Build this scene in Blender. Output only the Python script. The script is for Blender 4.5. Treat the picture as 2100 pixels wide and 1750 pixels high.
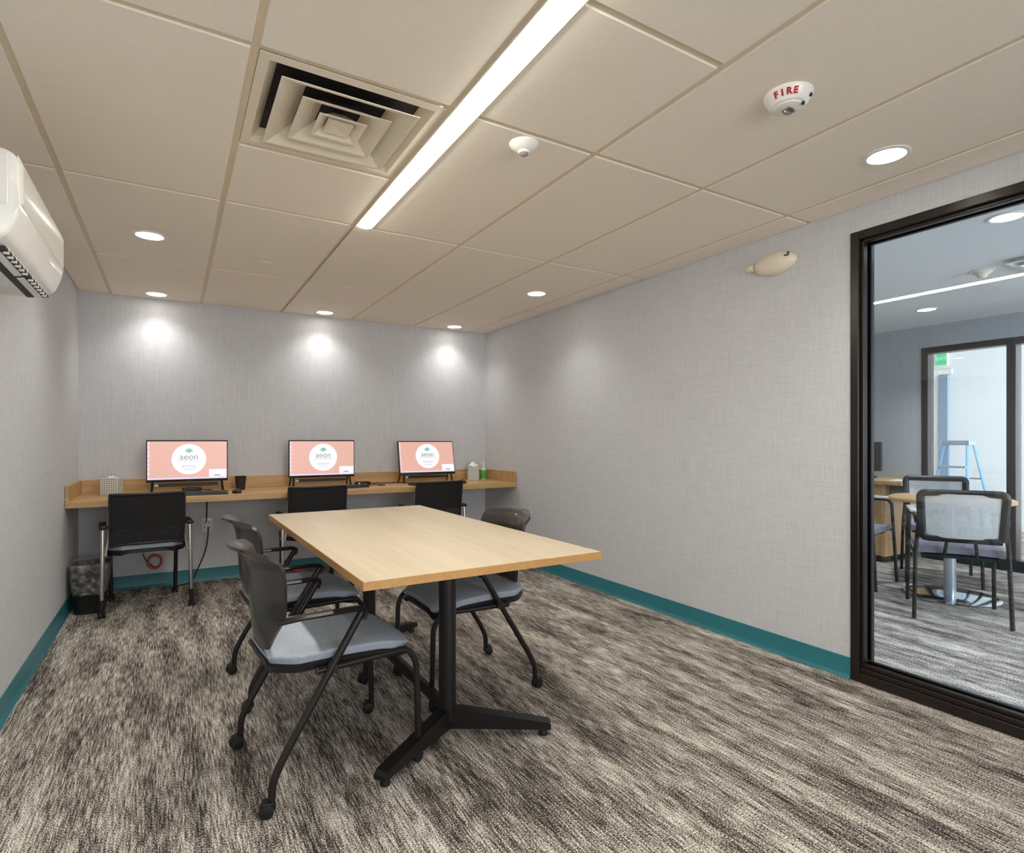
import bpy, bmesh, math, random
from mathutils import Vector, Matrix
random.seed(7)
R = math.radians
for _o in list(bpy.data.objects):
    bpy.data.objects.remove(_o, do_unlink=True)
scene = bpy.context.scene
C = scene.collection

# ------------------------------------------------------------------ camera, world, exposure, daylight
CAM_H, YAW, FPX = 1.1556, 0.5328, 1180.0
cd = bpy.data.cameras.new('camera')
cam = bpy.data.objects.new('camera', cd); C.objects.link(cam)
cam.location = (0, 0, CAM_H)
cam.rotation_euler = (R(90), 0, -YAW)
cd.sensor_fit = 'HORIZONTAL'; cd.sensor_width = 36.0
cd.lens = FPX / 2100.0 * 36.0
cd.shift_y = (902.6 - 875.0) / 2100.0
cd.clip_start = 0.02
scene.camera = cam

world = bpy.data.worlds.new('world'); scene.world = world
world.use_nodes = True
world.node_tree.nodes['Background'].inputs[0].default_value = (0.62, 0.78, 1.0, 1)
world.node_tree.nodes['Background'].inputs[1].default_value = 1.0

vs = scene.view_settings
vs.view_transform = 'Standard'; vs.look = 'None'; vs.gamma = 1.0
vs.use_curve_mapping = False
vs.exposure = 0.22

LINEAR_EMIT = 63.0        # linear ceiling fixture lens
SPOT_W = 19.0             # beam of each recessed downlight
DAY_W = 140.0             # daylight through the lounge windows
HALL_FILL_W = 560.0            # fill lamp added outside the unseen corridor opening
FRONT_FILL_W = 74.0           # fill lamp outside the added window behind the camera

def area_light(name, loc, rot, sx, sy, watts, col):
    ld = bpy.data.lights.new(name, 'AREA'); ld.shape = 'RECTANGLE'
    ld.size = sx; ld.size_y = sy; ld.energy = watts; ld.color = col
    o = bpy.data.objects.new(name, ld); C.objects.link(o)
    o.location = loc; o.rotation_euler = rot
    return o
area_light('daylight_lounge', (4.6, -2.62, 1.3), (R(90), 0, 0), 2.3, 1.7, DAY_W, (0.72, 0.86, 1.0))
area_light('corridor_fill', (7.9, -2.62, 1.3), (R(90), 0, 0), 2.3, 1.9, HALL_FILL_W, (0.93, 0.97, 1.0))  # added lamp that brightens the corridor; its source is out of view

area_light('front_fill', (1.1, -2.62, 1.25), (R(90), 0, 0), 2.7, 1.8, FRONT_FILL_W, (1.0, 0.97, 0.94))  # unseen lamp added to brighten the ceiling

# ------------------------------------------------------------------ room numbers (metres)
XL, XR, YB, YF, H = -0.606, 2.824, 5.349, -2.4, 2.271
T = 0.6096
GX = [0.2023 + k * T for k in range(-1, 5)]           # main grid lines along the room
GY0 = 1.7732                                          # cross line beside the air diffuser
XW2 = 2.95                                            # lounge side of the glazed wall
XFAR = 6.35                                           # far lounge wall
XEND = 9.2

# ------------------------------------------------------------------ materials
def lin(c):
    return tuple(((v / 255) / 12.92) if v / 255 <= 0.04045 else (((v / 255) + 0.055) / 1.055) ** 2.4 for v in c)
MATS = {}
def base_mat(name):
    m = bpy.data.materials.new(name); m.use_nodes = True
    nt = m.node_tree; b = nt.nodes['Principled BSDF']
    MATS[name] = m
    return m, nt, b
def N(nt, typ, **kw):
    n = nt.nodes.new(typ)
    for k, v in kw.items(): setattr(n, k, v)
    return n
def L(nt, a, b): nt.links.new(a, b)
def simple(name, rgb, rough=0.5, metal=0.0, spec=0.5, var=0.06, scale=30.0, bump=0.0, coat=0.0):
    """procedural plain finish: colour wanders a little with noise, optional fine relief"""
    m, nt, b = base_mat(name)
    tc = N(nt, 'ShaderNodeTexCoord')
    no = N(nt, 'ShaderNodeTexNoise'); no.inputs['Scale'].default_value = scale; no.inputs['Detail'].default_value = 4
    L(nt, tc.outputs['Object'], no.inputs['Vector'])
    cr = N(nt, 'ShaderNodeValToRGB')
    c = lin(rgb)
    cr.color_ramp.elements[0].position = 0.3; cr.color_ramp.elements[1].position = 0.7
    cr.color_ramp.elements[0].color = tuple(max(0, v * (1 - var)) for v in c) + (1,)
    cr.color_ramp.elements[1].color = tuple(min(1, v * (1 + var)) for v in c) + (1,)
    L(nt, no.outputs['Fac'], cr.inputs['Fac']); L(nt, cr.outputs['Color'], b.inputs['Base Color'])
    b.inputs['Roughness'].default_value = rough; b.inputs['Metallic'].default_value = metal
    b.inputs['Specular IOR Level'].default_value = spec
    if coat: b.inputs['Coat Weight'].default_value = coat
    if bump:
        bp = N(nt, 'ShaderNodeBump'); bp.inputs['Strength'].default_value = bump; bp.inputs['Distance'].default_value = 0.002
        n2 = N(nt, 'ShaderNodeTexNoise'); n2.inputs['Scale'].default_value = scale * 8
        L(nt, tc.outputs['Object'], n2.inputs['Vector']); L(nt, n2.outputs['Fac'], bp.inputs['Height']); L(nt, bp.outputs['Normal'], b.inputs['Normal'])
    return m
def emit(name, rgb, strength=1.0):
    m, nt, b = base_mat(name)
    c = lin(rgb)
    b.inputs['Base Color'].default_value = (0.02, 0.02, 0.02, 1); b.inputs['Roughness'].default_value = 0.3
    b.inputs['Emission Color'].default_value = c + (1,); b.inputs['Emission Strength'].default_value = strength
    return m

def carpet_mat():
    m, nt, b = base_mat('carpet')
    tc = N(nt, 'ShaderNodeTexCoord')
    def noise(sx, sy, scale, detail, rough=0.5):
        mp = N(nt, 'ShaderNodeMapping'); mp.inputs['Scale'].default_value = (sx, sy, 1)
        L(nt, tc.outputs['Object'], mp.inputs['Vector'])
        n = N(nt, 'ShaderNodeTexNoise'); n.inputs['Scale'].default_value = scale; n.inputs['Detail'].default_value = detail
        n.inputs['Roughness'].default_value = rough
        L(nt, mp.outputs['Vector'], n.inputs['Vector']); return n
    streak = noise(1, 0.07, 165, 2)
    band = noise(1, 0.14, 11, 3, 0.6)
    tuft = noise(1, 0.6, 300, 1)
    def math_(op, a, bb):
        n = N(nt, 'ShaderNodeMath', operation=op)
        for i, v in ((0, a), (1, bb)):
            if isinstance(v, (int, float)): n.inputs[i].default_value = v
            else: L(nt, v, n.inputs[i])
        return n.outputs[0]
    s = math_('ADD', math_('MULTIPLY', streak.outputs['Fac'], 0.8), 0.1)
    s = math_('ADD', s, math_('MULTIPLY', math_('SUBTRACT', band.outputs['Fac'], 0.5), 0.75))
    s = math_('ADD', s, math_('MULTIPLY', math_('SUBTRACT', tuft.outputs['Fac'], 0.5), 1.15))
    cr = N(nt, 'ShaderNodeValToRGB'); e = cr.color_ramp.elements
    e[0].position = 0.30; e[0].color = lin((44, 38, 35)) + (1,)
    e[1].position = 0.78; e[1].color = lin((246, 240, 228)) + (1,)
    k = e.new(0.45); k.color = lin((116, 107, 101)) + (1,)
    k = e.new(0.58); k.color = lin((182, 174, 164)) + (1,)
    L(nt, s, cr.inputs['Fac']); L(nt, cr.outputs['Color'], b.inputs['Base Color'])
    b.inputs['Roughness'].default_value = 0.95; b.inputs['Specular IOR Level'].default_value = 0.1
    bp = N(nt, 'ShaderNodeBump'); bp.inputs['Strength'].default_value = 0.6; bp.inputs['Distance'].default_value = 0.004
    L(nt, s, bp.inputs['Height']); L(nt, bp.outputs['Normal'], b.inputs['Normal'])
    return m
def wall_mat(name, rgb):
    m, nt, b = base_mat(name)
    tc = N(nt, 'ShaderNodeTexCoord')
    def noise(sc, scale):
        mp = N(nt, 'ShaderNodeMapping'); mp.inputs['Scale'].default_value = sc
        L(nt, tc.outputs['Object'], mp.inputs['Vector'])
        n = N(nt, 'ShaderNodeTexNoise'); n.inputs['Scale'].default_value = scale; n.inputs['Detail'].default_value = 3
        L(nt, mp.outputs['Vector'], n.inputs['Vector']); return n.outputs['Fac']
    a = noise((1, 1, 0.05), 130); c = noise((0.07, 0.07, 1), 150)
    ad = N(nt, 'ShaderNodeMath', operation='ADD'); L(nt, a, ad.inputs[0]); L(nt, c, ad.inputs[1])
    cr = N(nt, 'ShaderNodeValToRGB'); e = cr.color_ramp.elements
    k = lin(rgb)
    ha = N(nt, 'ShaderNodeMath', operation='MULTIPLY'); ha.inputs[1].default_value = 0.5; L(nt, ad.outputs[0], ha.inputs[0])
    e[0].position = 0.36; e[0].color = tuple(v * 0.92 for v in k) + (1,)
    e[1].position = 0.64; e[1].color = tuple(min(1, v * 1.06) for v in k) + (1,)
    L(nt, ha.outputs[0], cr.inputs['Fac']); L(nt, cr.outputs['Color'], b.inputs['Base Color'])
    b.inputs['Roughness'].default_value = 0.75; b.inputs['Specular IOR Level'].default_value = 0.25
    bp = N(nt, 'ShaderNodeBump'); bp.inputs['Strength'].default_value = 0.25; bp.inputs['Distance'].default_value = 0.001
    L(nt, ad.outputs[0], bp.inputs['Height']); L(nt, bp.outputs['Normal'], b.inputs['Normal'])
    return m
def wood_mat(name, rgb, axis, rough=0.38, contrast=0.16, spec=0.45):
    m, nt, b = base_mat(name)
    tc = N(nt, 'ShaderNodeTexCoord')
    def streaks(scale, amt):
        sc = [1, 1, 1]; sc[axis] = amt
        mp = N(nt, 'ShaderNodeMapping'); mp.inputs['Scale'].default_value = sc
        L(nt, tc.outputs['Object'], mp.inputs['Vector'])
        n = N(nt, 'ShaderNodeTexNoise'); n.inputs['Scale'].default_value = scale; n.inputs['Detail'].default_value = 5
        n.inputs['Distortion'].default_value = 0.3
        L(nt, mp.outputs['Vector'], n.inputs['Vector']); return n.outputs['Fac']
    a = streaks(70, 0.04); c = streaks(16, 0.05)
    mx = N(nt, 'ShaderNodeMath', operation='ADD'); L(nt, a, mx.inputs[0]); L(nt, c, mx.inputs[1])
    h = N(nt, 'ShaderNodeMath', operation='MULTIPLY'); h.inputs[1].default_value = 0.5; L(nt, mx.outputs[0], h.inputs[0])
    cr = N(nt, 'ShaderNodeValToRGB'); e = cr.color_ramp.elements; k = lin(rgb)
    e[0].position = 0.36; e[0].color = (k[0] * (1 - contrast), k[1] * (1 - contrast * 1.2), k[2] * (1 - contrast * 1.5), 1)
    e[1].position = 0.62; e[1].color = (min(1, k[0] * (1 + contrast * .5)), min(1, k[1] * (1 + contrast * .5)), min(1, k[2] * (1 + contrast * .5)), 1)
    L(nt, h.outputs[0], cr.inputs['Fac']); L(nt, cr.outputs['Color'], b.inputs['Base Color'])
    b.inputs['Roughness'].default_value = rough; b.inputs['Specular IOR Level'].default_value = spec
    return m
def glass_mat(name, tint=(0.972, 0.984, 0.988), rough=0.0):
    m = bpy.data.materials.new(name); m.use_nodes = True; nt = m.node_tree
    for n in list(nt.nodes): nt.nodes.remove(n)
    out = N(nt, 'ShaderNodeOutputMaterial'); mix = N(nt, 'ShaderNodeMixShader')
    tr = N(nt, 'ShaderNodeBsdfTransparent'); tr.inputs[0].default_value = tint + (1,)
    gl = N(nt, 'ShaderNodeBsdfGlossy'); gl.inputs['Roughness'].default_value = rough
    fr = N(nt, 'ShaderNodeFresnel'); fr.inputs['IOR'].default_value = 1.52
    L(nt, fr.outputs[0], mix.inputs[0]); L(nt, tr.outputs[0], mix.inputs[1]); L(nt, gl.outputs[0], mix.inputs[2])
    L(nt, mix.outputs[0], out.inputs[0]); MATS[name] = m
    return m
def mesh_mat(name, rgb, cell, fill):
    """open woven mesh: holes really transmit"""
    m, nt, b = base_mat(name)
    tc = N(nt, 'ShaderNodeTexCoord')
    b.inputs['Base Color'].default_value = lin(rgb) + (1,); b.inputs['Roughness'].default_value = 0.7
    wv = N(nt, 'ShaderNodeTexNoise'); wv.inputs['Scale'].default_value = cell; wv.inputs['Detail'].default_value = 0
    L(nt, tc.outputs['Object'], wv.inputs['Vector'])
    gt = N(nt, 'ShaderNodeMath', operation='LESS_THAN'); gt.inputs[1].default_value = fill
    L(nt, wv.outputs['Fac'], gt.inputs[0]); L(nt, gt.outputs[0], b.inputs['Alpha'])
    return m
def bag_mat():
    m, nt, b = base_mat('clear_bag')
    tc = N(nt, 'ShaderNodeTexCoord'); no = N(nt, 'ShaderNodeTexNoise'); no.inputs['Scale'].default_value = 28; no.inputs['Detail'].default_value = 3
    L(nt, tc.outputs['Object'], no.inputs['Vector'])
    b.inputs['Base Color'].default_value = (0.55, 0.53, 0.5, 1); b.inputs['Roughness'].default_value = 0.18
    mr = N(nt, 'ShaderNodeMapRange'); mr.inputs['From Min'].default_value = 0.4; mr.inputs['From Max'].default_value = 0.7
    mr.inputs['To Min'].default_value = 0.10; mr.inputs['To Max'].default_value = 0.5
    L(nt, no.outputs['Fac'], mr.inputs['Value']); L(nt, mr.outputs[0], b.inputs['Alpha'])
    bp = N(nt, 'ShaderNodeBump'); bp.inputs['Strength'].default_value = 1.0; bp.inputs['Distance'].default_value = 0.02
    L(nt, no.outputs['Fac'], bp.inputs['Height']); L(nt, bp.outputs['Normal'], b.inputs['Normal'])
    return m
def tissue_box_mat():
    m, nt, b = base_mat('patterned_card')
    tc = N(nt, 'ShaderNodeTexCoord')
    mp = N(nt, 'ShaderNodeMapping'); mp.inputs['Scale'].default_value = (70, 70, 70); L(nt, tc.outputs['Object'], mp.inputs['Vector'])
    vo = N(nt, 'ShaderNodeTexVoronoi'); vo.feature = 'DISTANCE_TO_EDGE'; vo.inputs['Scale'].default_value = 1.0
    vo.inputs['Randomness'].default_value = 0.35
    L(nt, mp.outputs['Vector'], vo.inputs['Vector'])
    cr = N(nt, 'ShaderNodeValToRGB'); e = cr.color_ramp.elements; cr.color_ramp.interpolation = 'CONSTANT'
    e[0].color = lin((232, 234, 230)) + (1,); e[1].position = 0.14; e[1].color = lin((150, 155, 150)) + (1,)
    L(nt, vo.outputs['Distance'], cr.inputs['Fac']); L(nt, cr.outputs['Color'], b.inputs['Base Color'])
    b.inputs['Roughness'].default_value = 0.6
    return m

M = {}
M['carpet'] = carpet_mat()
M['wall'] = wall_mat('grey_wallcovering', (209, 210, 213))
M['wall_cool'] = wall_mat('pale_wall', (172, 176, 178))
M['white_wall'] = simple('white_wall', (232, 236, 238), 0.8, var=0.02)
M['tile'] = simple('ceiling_tile', (247, 236, 221), 0.9, spec=0.15, var=0.015, scale=60, bump=0.15)
M['tee'] = simple('ceiling_grid', (224, 208, 180), 0.6, spec=0.3, var=0.02)
M['slab'] = simple('ceiling_slab', (120, 112, 104), 0.9)
M['teal'] = simple('teal_vinyl', (46, 122, 134), 0.38, spec=0.5, var=0.05, scale=12)
M['wood_table'] = wood_mat('maple_laminate', (198, 184, 159), 1, 0.34, 0.10)
M['edge'] = wood_mat('maple_edge_band', (196, 150, 92), 1, 0.45, 0.10)
M['wood_desk'] = wood_mat('oak_laminate', (196, 160, 112), 0, 0.42, 0.22)
M['wood_lounge'] = wood_mat('lounge_oak', (206, 166, 116), 2, 0.45, 0.15)
M['black_metal'] = simple('black_powder_coat', (20, 18, 17), 0.42, 0.0, 0.45, var=0.1)
M['brown_metal'] = simple('dark_bronze_frame', (42, 35, 32), 0.30, 0.3, 0.5, var=0.1)
M['bronze'] = simple('bronze_chair_frame', (34, 28, 26), 0.36, 0.2, 0.5, var=0.1)
M['shell'] = simple('brown_plastic', (48, 41, 38), 0.32, 0.0, 0.5, var=0.05, scale=14, coat=0.25)
M['black_plastic'] = simple('black_plastic', (22, 20, 20), 0.45, var=0.1)
M['rubber'] = simple('caster_rubber', (18, 17, 17), 0.6)
M['blue_fabric'] = simple('slate_blue_fabric', (166, 175, 187), 0.85, spec=0.2, var=0.08, scale=90, bump=0.3)
M['plum_fabric'] = simple('grey_violet_fabric', (142, 136, 148), 0.85, spec=0.2, var=0.08, scale=90, bump=0.3)
M['chrome'] = simple('brushed_chrome', (205, 200, 192), 0.18, 1.0, var=0.03)
M['chair_mesh'] = mesh_mat('black_chair_mesh', (20, 18, 18), 420, 0.60)
M['pale_mesh'] = mesh_mat('pale_chair_mesh', (206, 208, 206), 420, 0.57)
M['white_plastic'] = simple('white_plastic', (240, 237, 230), 0.28, var=0.02, coat=0.2)
M['ivory'] = simple('ivory_plastic', (238, 228, 208), 0.4, var=0.03)
M['metal_white'] = simple('white_painted_metal', (236, 224, 202), 0.45, var=0.02)
M['duct'] = simple('dark_duct', (30, 29, 30), 0.6)
M['glass'] = glass_mat('window_glass')
M['clear_lens'] = glass_mat('clear_lens', (0.9, 0.9, 0.9))
M['red'] = simple('red_print', (178, 40, 38), 0.6)
M['dark_print'] = simple('dark_print', (60, 58, 56), 0.6)
M['grey_lens'] = simple('grey_sensor_lens', (150, 142, 136), 0.3)
M['lens_linear'] = emit('linear_lens', (255, 250, 238), LINEAR_EMIT)
M['lens_down'] = emit('downlight_lens', (255, 248, 236), 14.0)
M['lens_cool'] = emit('cool_lens', (245, 250, 255), 8.0)
M['scr_salmon'] = emit('screen_salmon', (238, 184, 168), 0.82)
M['scr_white'] = emit('screen_white', (252, 252, 255), 0.86)
M['scr_lavender'] = emit('screen_lavender', (226, 220, 246), 0.86)
M['scr_pink'] = emit('screen_pink', (240, 205, 226), 0.82)
M['scr_teal'] = emit('screen_teal', (120, 214, 206), 0.77)
M['scr_red'] = emit('screen_red', (226, 84, 104), 0.77)
M['scr_grey'] = emit('screen_grey', (140, 146, 156), 0.77)
M['scr_pale'] = emit('screen_pale_grey', (196, 198, 214), 0.82)
M['scr_blue'] = emit('screen_slate_blue', (160, 166, 204), 0.77)
M['sticker'] = simple('blue_white_sticker', (176, 214, 236), 0.5)
M['card'] = tissue_box_mat()
M['tissue'] = simple('white_tissue', (246, 244, 240), 0.9)
M['green_label'] = simple('green_bottle_label', (70, 178, 66), 0.4)
M['clear_plastic'] = simple('frosted_plastic', (206, 214, 210), 0.25)
M['bag'] = bag_mat()
M['wire_mesh'] = simple('dark_wire', (44, 40, 38), 0.45, 0.5)
M['orange'] = simple('orange_cable', (196, 92, 48), 0.5)
M['paper'] = simple('paper_white', (240, 240, 240), 0.8)
M['exit_green'] = emit('exit_green', (58, 205, 138), 1.0)
M['exit_white'] = emit('exit_white', (214, 250, 232), 1.0)
M['ladder_blue'] = simple('blue_fibreglass', (96, 140, 178), 0.5)
M['alu'] = simple('aluminium', (186, 194, 200), 0.35, 0.8)
M['steel_disc'] = simple('polished_steel', (196, 202, 206), 0.12, 1.0, var=0.02)
M['door_blue'] = simple('blue_grey_door', (138, 156, 174), 0.5)

# ------------------------------------------------------------------ mesh helpers
def nb(): return bmesh.new()
def box(bm, lo, hi, bev=0.0, seg=2, mat=None):
    lo = Vector(lo); hi = Vector(hi)
    r = bmesh.ops.create_cube(bm, size=1.0)
    vs_ = r['verts']
    for v in vs_:
        v.co = Vector(((lo[i] + hi[i]) / 2 + v.co[i] * (hi[i] - lo[i]) for i in range(3)))
    if bev > 0:
        es = list({e for v in vs_ for e in v.link_edges})
        rr = bmesh.ops.bevel(bm, geom=es, offset=bev, segments=seg, profile=0.5, affect='EDGES')
        vs_ = list({v for f in rr['faces'] for v in f.verts} | {v for v in vs_ if v.is_valid})
    if mat is not None: bmesh.ops.transform(bm, matrix=mat, verts=vs_)
    return vs_
def fillet(pts, rad, n=5):
    pts = [Vector(p) for p in pts]
    out = [pts[0]]
    for i in range(1, len(pts) - 1):
        a, p, b = pts[i - 1], pts[i], pts[i + 1]
        r = rad[i - 1] if isinstance(rad, (list, tuple)) else rad
        d1 = (a - p); d2 = (b - p); r = min(r, d1.length * .49, d2.length * .49)
        s, e = p + d1.normalized() * r, p + d2.normalized() * r
        for k in range(n + 1):
            t = k / n
            out.append(s * (1 - t) ** 2 + p * 2 * t * (1 - t) + e * t * t)
    out.append(pts[-1])
    return out
def tube(bm, pts, r, n=10, flat=None):
    """round (or flattened) bar swept along a path"""
    pts = [Vector(p) for p in pts]
    rings = []; up = None
    for i, p in enumerate(pts):
        t = (pts[min(i + 1, len(pts) - 1)] - pts[max(i - 1, 0)]).normalized()
        if up is None:
            up = Vector((0, 0, 1)) if abs(t.z) < 0.9 else Vector((1, 0, 0))
        x = (up - t * up.dot(t)).normalized(); y = t.cross(x); up = x
        rr = r[i] if isinstance(r, (list, tuple)) else r
        fx, fy = flat if flat else (1, 1)
        rings.append([bm.verts.new(p + x * rr * fx * math.cos(2 * math.pi * k / n) + y * rr * fy * math.sin(2 * math.pi * k / n)) for k in range(n)])
    for a, b in zip(rings, rings[1:]):
        for k in range(n): bm.faces.new((a[k], a[(k + 1) % n], b[(k + 1) % n], b[k]))
    bm.faces.new(rings[0][::-1]); bm.faces.new(rings[-1])
def lathe(bm, prof, n=32, mat=None, sx=1.0, sy=1.0):
    rings = []; allv = []
    for r, z in prof:
        if r < 1e-6: ring = [bm.verts.new((0, 0, z))]
        else: ring = [bm.verts.new((r * sx * math.cos(2 * math.pi * k / n), r * sy * math.sin(2 * math.pi * k / n), z)) for k in range(n)]
        rings.append(ring); allv += ring
    for a, b in zip(rings, rings[1:]):
        for k in range(n):
            k2 = (k + 1) % n
            if len(a) == 1 and len(b) == 1: continue
            if len(a) == 1: bm.faces.new((a[0], b[k], b[k2]))
            elif len(b) == 1: bm.faces.new((a[k], a[k2], b[0]))
            else: bm.faces.new((a[k], a[k2], b[k2], b[k]))
    for ring, rev in ((rings[0], True), (rings[-1], False)):
        if len(ring) > 1: bm.faces.new(ring[::-1] if rev else ring)
    if mat is not None: bmesh.ops.transform(bm, matrix=mat, verts=allv)
    return allv
def prism(bm, poly, a, b, fn):
    """polygon extruded between a and b; fn(p, q, t) gives the point"""
    A = [bm.verts.new(fn(p, q, a)) for p, q in poly]; B = [bm.verts.new(fn(p, q, b)) for p, q in poly]
    n = len(poly)
    for i in range(n): bm.faces.new((A[i], A[(i + 1) % n], B[(i + 1) % n], B[i]))
    bm.faces.new(A[::-1]); bm.faces.new(B)
def sheet(bm, f, nu, nv, th):
    """curved panel with thickness th along its normal"""
    P = [[Vector(f(i / nu, j / nv)) for i in range(nu + 1)] for j in range(nv + 1)]
    top = []; bot = []
    for j in range(nv + 1):
        tr = []; br = []
        for i in range(nu + 1):
            du = P[j][min(i + 1, nu)] - P[j][max(i - 1, 0)]; dv = P[min(j + 1, nv)][i] - P[max(j - 1, 0)][i]
            nrm = du.cross(dv); nrm = nrm.normalized() if nrm.length > 1e-9 else Vector((0, 0, 1))
            tr.append(bm.verts.new(P[j][i] + nrm * th / 2)); br.append(bm.verts.new(P[j][i] - nrm * th / 2))
        top.append(tr); bot.append(br)
    for j in range(nv):
        for i in range(nu):
            bm.faces.new((top[j][i], top[j][i + 1], top[j + 1][i + 1], top[j + 1][i]))
            bm.faces.new((bot[j][i], bot[j + 1][i], bot[j + 1][i + 1], bot[j][i + 1]))
    for i in range(nu):
        bm.faces.new((top[0][i], bot[0][i], bot[0][i + 1], top[0][i + 1])); bm.faces.new((top[nv][i], top[nv][i + 1], bot[nv][i + 1], bot[nv][i]))
    for j in range(nv):
        bm.faces.new((top[j][0], top[j + 1][0], bot[j + 1][0], bot[j][0])); bm.faces.new((top[j][nu], bot[j][nu], bot[j + 1][nu], top[j + 1][nu]))
def obj(name, bm, mat, parent=None, smooth=None, loc=None):
    bmesh.ops.recalc_face_normals(bm, faces=bm.faces)
    me = bpy.data.meshes.new(name); bm.to_mesh(me); bm.free()
    me.materials.append(M[mat] if isinstance(mat, str) else mat)
    if smooth:
        me.polygons.foreach_set('use_smooth', [True] * len(me.polygons)); me.set_sharp_from_angle(angle=R(smooth))
    o = bpy.data.objects.new(name, me); C.objects.link(o)
    if parent is not None: o.parent = parent
    if loc: o.location = loc
    return o
def tag(o, label=None, cat=None, group=None, kind=None):
    for k, v in (('label', label), ('category', cat), ('group', group), ('kind', kind)):
        if v: o[k] = v
    return o
def thing(name, label, cat, loc=(0, 0, 0), rz=0.0, group=None):
    o = bpy.data.objects.new(name, None); C.objects.link(o); o.empty_display_size = 0.1
    o.location = loc; o.rotation_euler = (0, 0, rz)
    return tag(o, label, cat, group)
def dup(root, loc, rz, label):
    r = root.copy(); C.objects.link(r); r.location = loc; r.rotation_euler = (0, 0, rz); r['label'] = label
    for ch in list(root.children):
        c = ch.copy(); C.objects.link(c); c.parent = r
        for g in list(ch.children):
            d = g.copy(); C.objects.link(d); d.parent = c
    return r
def struct(name, bm, mat, parent=None, smooth=None):
    o = obj(name, bm, mat, parent, smooth)
    if parent is None: o['kind'] = 'structure'
    return o
def text(name, body, size, mat, parent, mtx, depth=0.0004, align='CENTER', bold=0.0):
    cu = bpy.data.curves.new(name, 'FONT'); cu.body = body; cu.size = size; cu.extrude = depth; cu.offset = bold
    cu.align_x = align; cu.align_y = 'CENTER'
    tmp = bpy.data.objects.new(name + '_tmp', cu); C.objects.link(tmp)
    dg = bpy.context.evaluated_depsgraph_get()
    me = bpy.data.meshes.new_from_object(tmp.evaluated_get(dg))
    bpy.data.objects.remove(tmp, do_unlink=True); bpy.data.curves.remove(cu)
    me.transform(mtx); me.materials.clear(); me.materials.append(M[mat]); me.name = name
    o = bpy.data.objects.new(name, me); C.objects.link(o); o.parent = parent
    return o

# ------------------------------------------------------------------ the room shell
bm = nb(); box(bm, (XL - .15, YF - .15, -0.1), (XEND + .15, YB + .15, 0.0)); struct('floor', bm, 'carpet')
bm = nb(); box(bm, (XL - .12, YF, 0), (XL, YB + .12, H + .1)); struct('wall_left', bm, 'wall')
bm = nb(); box(bm, (XL, YB, 0), (XW2, YB + .12, H + .1)); struct('wall_back', bm, 'wall')
FWX0, FWX1, FWZ0, FWZ1 = -.30, 2.50, .30, 2.18      # opening added behind the camera to let fill light reach the ceiling
bm = nb()
box(bm, (XL - .12, YF - .12, 0), (FWX0, YF, H + .1)); box(bm, (FWX1, YF - .12, 0), (XW2, YF, H + .1))
box(bm, (FWX0, YF - .12, 0), (FWX1, YF, FWZ0)); box(bm, (FWX0, YF - .12, FWZ1), (FWX1, YF, H + .1))
struct('wall_front', bm, 'wall')
WY1, WY0, WTOP = 1.564, -1.30, 2.152       # glazed opening in the right wall
bm = nb()
box(bm, (XR, WY1, 0), (XW2, YB, H + .1)); box(bm, (XR, YF, 0), (XW2, WY0, H + .1)); box(bm, (XR, WY0, WTOP), (XW2, WY1, H + .1))
struct('wall_right', bm, 'wall')

# ceiling: slab, tegular tiles, recessed tee grid, light trough
bm = nb(); box(bm, (XL - .12, YF, H + .05), (XW2, YB + .12, H + .15)); ceiling = struct('ceiling', bm, 'slab')
LX0, LX1 = 0.816, 0.906                    # linear fixture
LY0, LY1 = GY0 - 2 * T, GY0 + 2 * T
xs = [XL] + GX + [XR]
def yl(j): return GY0 + j * T
rows_all = [YF, yl(-6), yl(-4), yl(-2), yl(0), yl(2), yl(4), YB]
gap = 0.011
cols = []
for ci in range(7):
    rows = list(rows_all)
    if ci == 2: rows = [YF, yl(-6), yl(-4), yl(-2), yl(0), yl(1), yl(2), yl(4), YB]
    if ci == 3: rows = [YF, yl(-6), yl(-4), yl(-2), yl(-1), yl(0), yl(2), yl(4), YB]
    cols.append(rows)
for ci, rows in enumerate(cols):
    x0, x1 = xs[ci], xs[ci + 1]
    for a, b in zip(rows, rows[1:]):
        if ci == 2 and abs(a - yl(0)) < 1e-6: continue            # the air diffuser
        xa = x0 + (gap if ci > 0 else 0.002); xb = x1 - (gap if ci < 6 else 0.002)
        if ci == 3 and a > LY0 - .01 and b < LY1 + .01: xa = LX1 + 0.004
        ya = a + (gap if a > YF + .01 else 0.002); yb = b - (gap if b < YB - .01 else 0.002)
        bm = nb(); box(bm, (xa, ya, H), (xb, yb, H + .02), 0.003, 1); obj('ceiling_tile', bm, 'tile', ceiling)
for x in GX:
    bm = nb()
    if abs(x - GX[2]) < 1e-6: box(bm, (x - .012, YF, H + .005), (x + .004, YB, H + .03))
    else: box(bm, (x - .012, YF, H + .005), (x + .012, YB, H + .03))
    obj('main_tee', bm, 'tee', ceiling)
for ci, rows in enumerate(cols):
    x0, x1 = xs[ci] + .012, xs[ci + 1] - .012
    for y in rows[1:-1]:
        if ci == 3 and LY0 - .01 < y < LY1 - .02: x0 = LX1
        bm = nb(); box(bm, (x0, y - .011, H + .0055), (x1, y + .011, H + .03)); obj('cross_tee', bm, 'tee', ceiling)
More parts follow.
